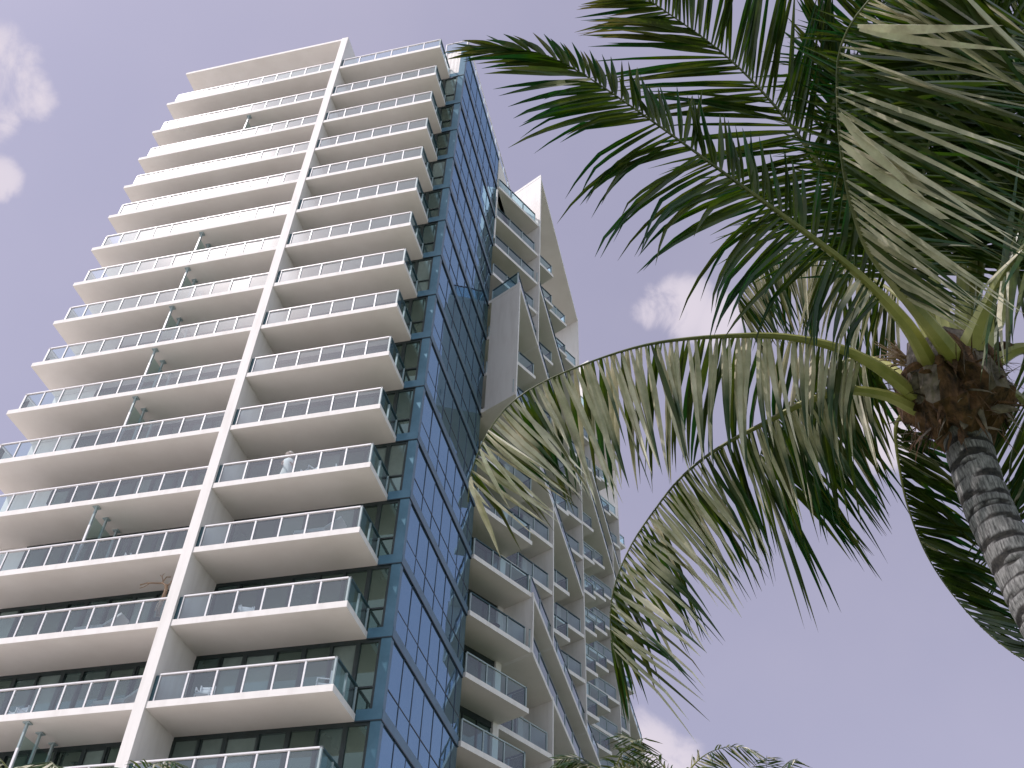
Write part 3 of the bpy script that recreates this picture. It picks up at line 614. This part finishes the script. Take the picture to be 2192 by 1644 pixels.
small_palm('coconut_palm',1452,1698,17,'small palm with an arching frond, middle of the three right-hand palms at the bottom edge',32,n=12,L=1.55)
small_palm('coconut_palm',1660,1742,20,'rightmost of the small palms at the bottom edge, only frond tops showing',33,n=13,L=1.3)
small_palm('coconut_palm',50,1738,14,'palm at the bottom left corner with only leaf tips showing before the lowest balcony',34,n=11,L=1.5)
small_palm('coconut_palm',215,1768,14.5,'palm with leaf tips showing in front of the foot of the tall white fin wall',35,n=11,L=1.5)
# ------------------------------------------------------------------ things on the balconies (tower-local metres)
RT=Matrix.Translation((GX,GY,CAMZ))@Matrix.Rotation(TH,4,'Z')
def loc(u,v,z): return RT@Vector((u,v,z))
def thing_at(o,u,v,z,rz=0): o.location=loc(u,v,z); o.rotation_euler=(0,0,TH+rz)
def chair(u,v,k,rz,label,white=True):
    m=M['rail_white'] if white else M['chair_dark']
    root=tag(empty('patio_chair'),label,'chair','chairs on the balconies')
    s=MB(); s.prism([(-.25,-.25),(.25,-.25),(.25,.25),(-.25,.25)],.40,.46); s.build('seat',m,root)
    s=MB()
    for i in range(4): s.box((-.25,.22+i*.012,.5+i*.11),(.25,.25+i*.012,.585+i*.11))
    s.box((-.27,.2,.4),(-.235,.28,.95)); s.box((.235,.2,.4),(.27,.28,.95)); s.build('backrest',m,root)
    for x in (-.25,.25):
        s=MB(); s.box((x-.02,-.25,.62),(x+.02,.22,.65)); s.box((x-.018,-.25,.46),(x+.018,-.21,.62)); s.build('armrest',m,root)
        for y in (-.23,.23):
            s=MB(); s.box((x-.02,y-.02,0),(x+.02,y+.02,.4)); s.build('leg',m,root)
    thing_at(root,u,v,ZF(k)+SL+.003,rz); return root
def lounger(u,v,k,rz,label):
    root=tag(empty('sun_lounger'),label,'sun lounger','sun loungers on the balconies')
    s=MB(); s.box((-.95,-.33,.26),(.35,.33,.32)); s.build('frame',M['rail_white'],root)
    s=MB(); s.box((-.93,-.31,.325),(.3,.31,.42))
    s.add([(.3,-.31,.325),(.3,.31,.325),(.3,.31,.43),(.3,-.31,.43),(.98,-.31,.78),(.98,.31,.78),(.94,.31,.87),(.94,-.31,.87)],[(0,1,5,4),(3,7,6,2),(0,4,7,3),(1,2,6,5),(4,5,6,7),(0,3,2,1)])
    s.build('cushion',M['cloth_white'],root)
    for x in (-.85,.3):
        for y in (-.28,.28):
            s=MB(); s.box((x-.025,y-.025,0),(x+.025,y+.025,.26)); s.build('leg',M['rail_white'],root)
    thing_at(root,u,v,ZF(k)+SL+.003,rz); return root
lounger(-9.4,-1.55,1,0,'white cushioned lounger tucked against the left side of the tall white fin wall')
lounger(-2.9,-1.62,3,0,'white lounger with its back raised behind the glass near the middle of a right-hand balcony')
chair(-15.0,-1.5,1,.3,'slatted grey-white chair on the lower left balcony, left of the lounger')
chair(-13.9,-1.25,1,-.2,'slatted chair beside the other one on the lower left balcony')
chair(-6.2,-1.45,1,.2,'slatted chair near the fin wall on the lowest fully visible right-hand balcony')
chair(-1.75,-1.3,1,-1.2,'chair at the glass corner end of the lowest fully visible right-hand balcony')
chair(-5.4,-1.4,2,.4,'chair near the fin wall, one floor above the lowest fully visible right-hand balcony')
chair(-1.9,-1.4,5,.1,'brown-framed chair at the corner end of a right-hand balcony halfway up',False)
chair(-19.0,-1.2,5,.8,'dark chair at the far left end of a balcony against the sky',False)
chair(-4.0,-1.5,4,-.5,'chair beside the person in the white hat')
chair(-6.6,-1.2,15,0,'white chair on the topmost right-hand balcony beside the fin wall')
chair(-11.2,-1.3,3,.2,'chair right of the tall screen posts on a lower left balcony')
chair(-16.2,-1.3,4,.5,'chair on the left-hand balcony directly above the tallest screen posts')
chair(-2.6,-1.35,4,.4,'chair near the corner end of the balcony where the person in the white hat stands')
chair(-3.6,-1.3,6,-.3,'dark chair right of centre on a right-hand balcony, one floor above the brown-framed chair',False)
chair(-10.4,-1.2,7,.2,'dark chair between the screen posts and the fin wall on a middle left balcony',False)
chair(-5.9,-1.4,8,.2,'pale chair left of centre on a right-hand balcony about halfway up')
chair(-17.2,-1.3,6,.2,'chair near the sky end of a left-hand balcony about halfway up')
lounger(-11.4,-1.5,2,0,'white lounger on the left balcony below the tall screen posts')
tb=tag(empty('side_table'),'small dark round table behind the glass of a side wing balcony','table')
s=MB(); s.tube([(0,0,.45),(0,0,.48)],.28,16); s.build('table_top',M['chair_dark'],tb); s=MB(); s.tube([(0,0,0),(0,0,.45)],.03,8); s.build('leg',M['chair_dark'],tb); thing_at(tb,-.3+.9,11.6,ZF(3)+SL+.003)
tb.location=loc(.75,11.4,ZF(4)+SL+.003)
# potted bare tree leaning over the rail beside the fin
rt=tag(empty('potted_tree'),'bare orange-barked potted tree beside the tall white fin wall on a lower left balcony','tree')
s=MB(); rng=random.Random(2)
def branch(mb,p,d,L,r,dep):
    pts=[p]; 
    for i in range(4): d=(d+Vector((rng.gauss(0,.10),rng.gauss(0,.10),rng.gauss(0,.08)))).normalized(); p=p+d*L/4; pts.append(p)
    mb.tube(pts,[r*(1-.35*i/4) for i in range(5)],7)
    if dep:
        for i in range(2 if dep<3 else 3):
            a=rng.uniform(-1,1); branch(mb,p,(d*.6+Vector((rng.uniform(-1.1,.7),rng.uniform(-.35,.35),rng.uniform(-.05,.8)))).normalized(),L*.62,r*.55,dep-1)
Z2=ZF(2)+SL
for pts_,r_ in (([(-8.42,Z2+.3),(-8.5,Z2+.8),(-8.46,Z2+1.3),(-8.45,Z2+1.72),(-8.5,Z2+1.92)],.085),([(-8.5,Z2+1.9),(-8.72,Z2+2.06),(-9.0,Z2+2.12),(-9.25,Z2+2.10),(-9.45,Z2+2.16),(-9.72,Z2+2.12)],.035),([(-9.25,Z2+2.10),(-9.5,Z2+2.02),(-9.7,Z2+1.97)],.02),
               ([(-8.72,Z2+2.06),(-8.76,Z2+2.22),(-8.88,Z2+2.42)],.022),([(-8.88,Z2+2.42),(-8.98,Z2+2.5)],.015),([(-8.88,Z2+2.42),(-8.8,Z2+2.55)],.012),([(-8.74,Z2+2.1),(-8.6,Z2+2.3),(-8.42,Z2+2.3)],.025),([(-8.48,Z2+1.85),(-8.38,Z2+2.0),(-8.36,Z2+2.12)],.03),
               ([(-8.46,Z2+1.3),(-8.62,Z2+1.1),(-8.66,Z2+.8)],.02)):
    s.tube([(u+8.22,.05*math.sin(9*u),zz_-Z2) for u,zz_ in pts_],[r_*(1-.3*i/len(pts_)) for i in range(len(pts_))],8); s.build('branches',M['bark_tan'],rt)
s=MB(); s.tube([(-.2,0,0),(-.2,0,.38)],[.14,.2],14); s.build('pot',M['chair_dark'],rt); thing_at(rt,-8.6,-1.75,ZF(2)+SL+.003)
# the person in the white hat standing at the rail
ps=tag(empty('person'),'person in white hat and pale robe standing behind the glass rail of a balcony','person')
def skin_body():
    me=bpy.data.meshes.new('body'); J={'pel':(0,0,.95,.15),'ch':(0,.02,1.25,.16),'nk':(0,.01,1.46,.055),'hd':(0,-.02,1.60,.095),'ht':(0,-.02,1.70,.07)}
    names=list(J); vs=[J[n][:3] for n in names]; rs=[J[n][3] for n in names]; es=[(0,1),(1,2),(2,3),(3,4)]
    for sx in (-1,1):
        b=len(vs); vs+=[(sx*.19,.02,1.38),(sx*.26,-.02,1.12),(sx*.2,-.2,1.0),(sx*.17,-.27,1.01)]; rs+=[.06,.045,.035,.03]; es+=[(1,b),(b,b+1),(b+1,b+2),(b+2,b+3)]
        for fi in range(5):
            c=len(vs); vs+=[(sx*.17+(fi-2)*.018,-.31,1.0),(sx*.17+(fi-2)*.022,-.345,.985+.004*fi)]; rs+=[.009,.008]; es+=[(b+3,c),(c,c+1)]
        b=len(vs); vs+=[(sx*.1,0,.86),(sx*.11,-.02,.48),(sx*.11,.02,.08),(sx*.12,-.12,.03)]; rs+=[.095,.06,.045,.035]; es+=[(0,b),(b,b+1),(b+1,b+2),(b+2,b+3)]
    me.from_pydata(vs,es,[]); me.update(); o=bpy.data.objects.new('body',me); C.objects.link(o); me.materials.append(M['skin'])
    md=o.modifiers.new('s','SKIN'); 
    for i,r in enumerate(rs): me.skin_vertices[0].data[i].radius=(r,r); 
    me.skin_vertices[0].data[0].use_root=True
    sb=o.modifiers.new('b','SUBSURF'); sb.levels=1; sb.render_levels=2
    return o
try:
    bo=skin_body(); bo.parent=ps
except Exception as ex: print('skin failed',ex)
s=MB()
prof=[(.40,.25),(.62,.23),(.85,.20),(1.0,.185),(1.18,.20),(1.34,.205),(1.43,.13),(1.47,.075)]
for i,(z,r) in enumerate(prof):
    for k_ in range(20):
        th=2*math.pi*k_/20; rr=r*(1+.06*math.sin(6*th+i)); s.v.append((rr*math.cos(th)*1.05,rr*math.sin(th)*.82,z))
for i in range(len(prof)-1):
    for k_ in range(20): s.f.append((i*20+k_,i*20+(k_+1)%20,(i+1)*20+(k_+1)%20,(i+1)*20+k_)); s.m.append(0)
s.build('robe',M['cloth_white'],ps,smooth=True)
s=MB(); s.tube([(0,-.02,1.665),(0,-.02,1.68),(0,-.02,1.72),(0,-.02,1.80),(0,-.02,1.83)],[.21,.2,.105,.095,.05],18); s.build('hat',M['cloth_white'],ps,smooth=True)
s=MB(); s.box((-.035,-.13,1.615),(-.02,-.115,1.63)); s.box((.02,-.13,1.615),(.035,-.115,1.63)); s.box((-.02,-.128,1.555),(.02,-.112,1.563)); s.tube([(0,-.11,1.62),(0,-.145,1.59)],[.01,.014],6); s.build('face_features',M['chair_dark'],ps)
thing_at(ps,-5.05,-1.50,ZF(4)+SL+.003,.25)
# ------------------------------------------------------------------ ground, sky, sun
s=MB(); s.add([(-900,-900,0),(900,-900,0),(900,900,0),(-900,900,0)],[(0,1,2,3)]); tag(s.build('ground',M['ground']),kind='structure')
M['unseen_lawn']=pbr('unseen_lawn_grass',(.075,.10,.05),(.13,.16,.08),.4,.95,bump=.5,bscale=6)  # out-of-view lawn added to darken the bounce on palm and wing
s=MB(); pp=[loc(16,v,0) for v in (-20,)]+[loc(16,400,0),loc(500,400,0),loc(500,-90,0),loc(1.2-12,-90,0),loc(1.2-12,-20,0)]; s.add([(a.x,a.y,.004) for a in pp],[(0,1,2,3,4,5)]); tag(s.build('unseen_lawn',M['unseen_lawn']),kind='structure')
w=bpy.data.worlds.new('World'); bpy.context.scene.world=w; w.use_nodes=True; n=w.node_tree; n.nodes.clear()
SUN=Vector((-0.52652187,-0.27601696,0.8041078)).normalized(); EL=math.asin(SUN.z); AZ=math.atan2(SUN.x,SUN.y)
sky=N(n,'ShaderNodeTexSky'); sky.sky_type='NISHITA'; sky.sun_disc=False; sky.sun_elevation=EL; sky.sun_rotation=AZ; sky.air_density=1.0; sky.dust_density=3.0; sky.ozone_density=1.0; sky.altitude=0
hs=N(n,'ShaderNodeHueSaturation'); hs.inputs['Saturation'].default_value=SKY_SAT; n.links.new(sky.outputs[0],hs.inputs['Color'])
ml=N(n,'ShaderNodeMix',data_type='RGBA',blend_type='MULTIPLY'); ml.inputs[0].default_value=1; ml.inputs[7].default_value=(*SKY_TINT,1); n.links.new(hs.outputs[0],ml.inputs[6])
fl=N(n,'ShaderNodeMix',data_type='RGBA'); fl.inputs[0].default_value=.55; n.links.new(ml.outputs[2],fl.inputs[6]); fl.inputs[7].default_value=(2.28,2.13,2.98,1); cur=fl.outputs[2]
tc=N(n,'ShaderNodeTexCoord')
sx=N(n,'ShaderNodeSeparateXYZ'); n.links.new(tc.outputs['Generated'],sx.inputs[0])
hz=N(n,'ShaderNodeMapRange'); hz.interpolation_type='SMOOTHSTEP'; hz.inputs['From Min'].default_value=.35; hz.inputs['From Max'].default_value=.05; hz.inputs['To Max'].default_value=.8; n.links.new(sx.outputs['Z'],hz.inputs['Value'])  # low sky brightened and cooled as added fill for the wing
by=N(n,'ShaderNodeMapRange'); by.interpolation_type='SMOOTHSTEP'; by.inputs['From Min'].default_value=.35; by.inputs['From Max'].default_value=-.25; by.inputs['To Max'].default_value=.6; n.links.new(sx.outputs['Y'],by.inputs['Value'])  # unseen sky behind the eye, tinted blue as added cool fill
bm=N(n,'ShaderNodeMix',data_type='RGBA'); n.links.new(by.outputs[0],bm.inputs[0]); n.links.new(cur,bm.inputs[6]); bm.inputs[7].default_value=(*BACKSKY_FILL,1); cur=bm.outputs[2]
hm=N(n,'ShaderNodeMix',data_type='RGBA'); n.links.new(hz.outputs[0],hm.inputs[0]); n.links.new(cur,hm.inputs[6]); hm.inputs[7].default_value=(*HORIZON_FILL,1); cur=hm.outputs[2]
nz=N(n,'ShaderNodeTexNoise'); nz.inputs['Scale'].default_value=15; nz.inputs['Distortion'].default_value=.6; nz.inputs['Detail'].default_value=9; nz.inputs['Roughness'].default_value=.62; n.links.new(tc.outputs['Generated'],nz.inputs['Vector'])
nz2=N(n,'ShaderNodeTexNoise'); nz2.inputs['Scale'].default_value=2.2; nz2.inputs['Detail'].default_value=6; n.links.new(tc.outputs['Generated'],nz2.inputs['Vector'])
def cloud(dirs,amp):      # soft puffs standing in given parts of the sky, broken up by the noise
    tot=None
    for (d,rad) in dirs:
        dt=N(n,'ShaderNodeVectorMath',operation='DOT_PRODUCT'); n.links.new(tc.outputs['Generated'],dt.inputs[0]); dt.inputs[1].default_value=d
        mr=N(n,'ShaderNodeMapRange'); mr.interpolation_type='SMOOTHSTEP'; mr.inputs['From Min'].default_value=math.cos(rad); mr.inputs['From Max'].default_value=math.cos(rad*.15); n.links.new(dt.outputs['Value'],mr.inputs['Value'])
        if tot is None: tot=mr.outputs[0]
        else:
            mx=N(n,'ShaderNodeMath',operation='MAXIMUM'); n.links.new(tot,mx.inputs[0]); n.links.new(mr.outputs[0],mx.inputs[1]); tot=mx.outputs[0]
    ad=N(n,'ShaderNodeMath',operation='MULTIPLY_ADD'); n.links.new(tot,ad.inputs[0]); ad.inputs[1].default_value=.44; n.links.new(nz.outputs['Fac'],ad.inputs[2])
    rr=N(n,'ShaderNodeMapRange'); rr.interpolation_type='SMOOTHSTEP'; rr.inputs['From Min'].default_value=.70; rr.inputs['From Max'].default_value=.97; rr.inputs['To Max'].default_value=amp; n.links.new(ad.outputs[0],rr.inputs['Value'])
    m5=N(n,'ShaderNodeMath',operation='MULTIPLY'); n.links.new(rr.outputs[0],m5.inputs[0]); n.links.new(tot,m5.inputs[1]); return m5.outputs[0]
def addcol(cur,fac,col):
    m=N(n,'ShaderNodeMix',data_type='RGBA'); n.links.new(fac,m.inputs[0]); n.links.new(cur,m.inputs[6]); m.inputs[7].default_value=(*col,1); return m.outputs[2]
rv=lambda x,y:tuple(ray(x,y))
CC=CLOUD_COL
cur=addcol(cur,cloud([(rv(5,150),.055),(rv(60,205),.035),(rv(-20,240),.04),(rv(0,385),.03),(rv(1400,660),.035),(rv(1460,660),.05),(rv(1540,690),.045),(rv(1880,930),.06),(rv(1380,1625),.06),(rv(1440,1660),.05),(rv(1650,-200),.1)],.9),CC)
# thin high veil and bigger clouds elsewhere, seen only in the reflections and by moving
m1=N(n,'ShaderNodeMapRange'); m1.inputs['From Min'].default_value=.45; m1.inputs['From Max'].default_value=.8; m1.inputs['To Max'].default_value=.22; n.links.new(nz2.outputs['Fac'],m1.inputs['Value'])
cur=addcol(cur,m1.outputs[0],CC)
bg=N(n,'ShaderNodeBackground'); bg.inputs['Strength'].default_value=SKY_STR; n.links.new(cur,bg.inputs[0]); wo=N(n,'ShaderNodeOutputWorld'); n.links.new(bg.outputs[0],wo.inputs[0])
w.cycles.sampling_method='MANUAL'; w.cycles.sample_map_resolution=512
l=bpy.data.lights.new('sun','SUN'); l.energy=SUN_STR; l.angle=math.radians(.55); l.color=(1,.915,.90); lo=bpy.data.objects.new('sun',l); C.objects.link(lo)
lo.rotation_euler=SUN.to_track_quat('Z','Y').to_euler(); lo.location=(-30,-20,60)
sc=bpy.context.scene; sc.view_settings.view_transform='Standard'; sc.view_settings.look='None'; sc.view_settings.exposure=EXPO; sc.view_settings.gamma=1
sc.render.engine='CYCLES'; sc.cycles.max_bounces=8; sc.cycles.transparent_max_bounces=16; sc.cycles.glossy_bounces=5; sc.cycles.diffuse_bounces=4; sc.cycles.sample_clamp_indirect=6; sc.cycles.caustics_reflective=False
sc.render.film_transparent=False
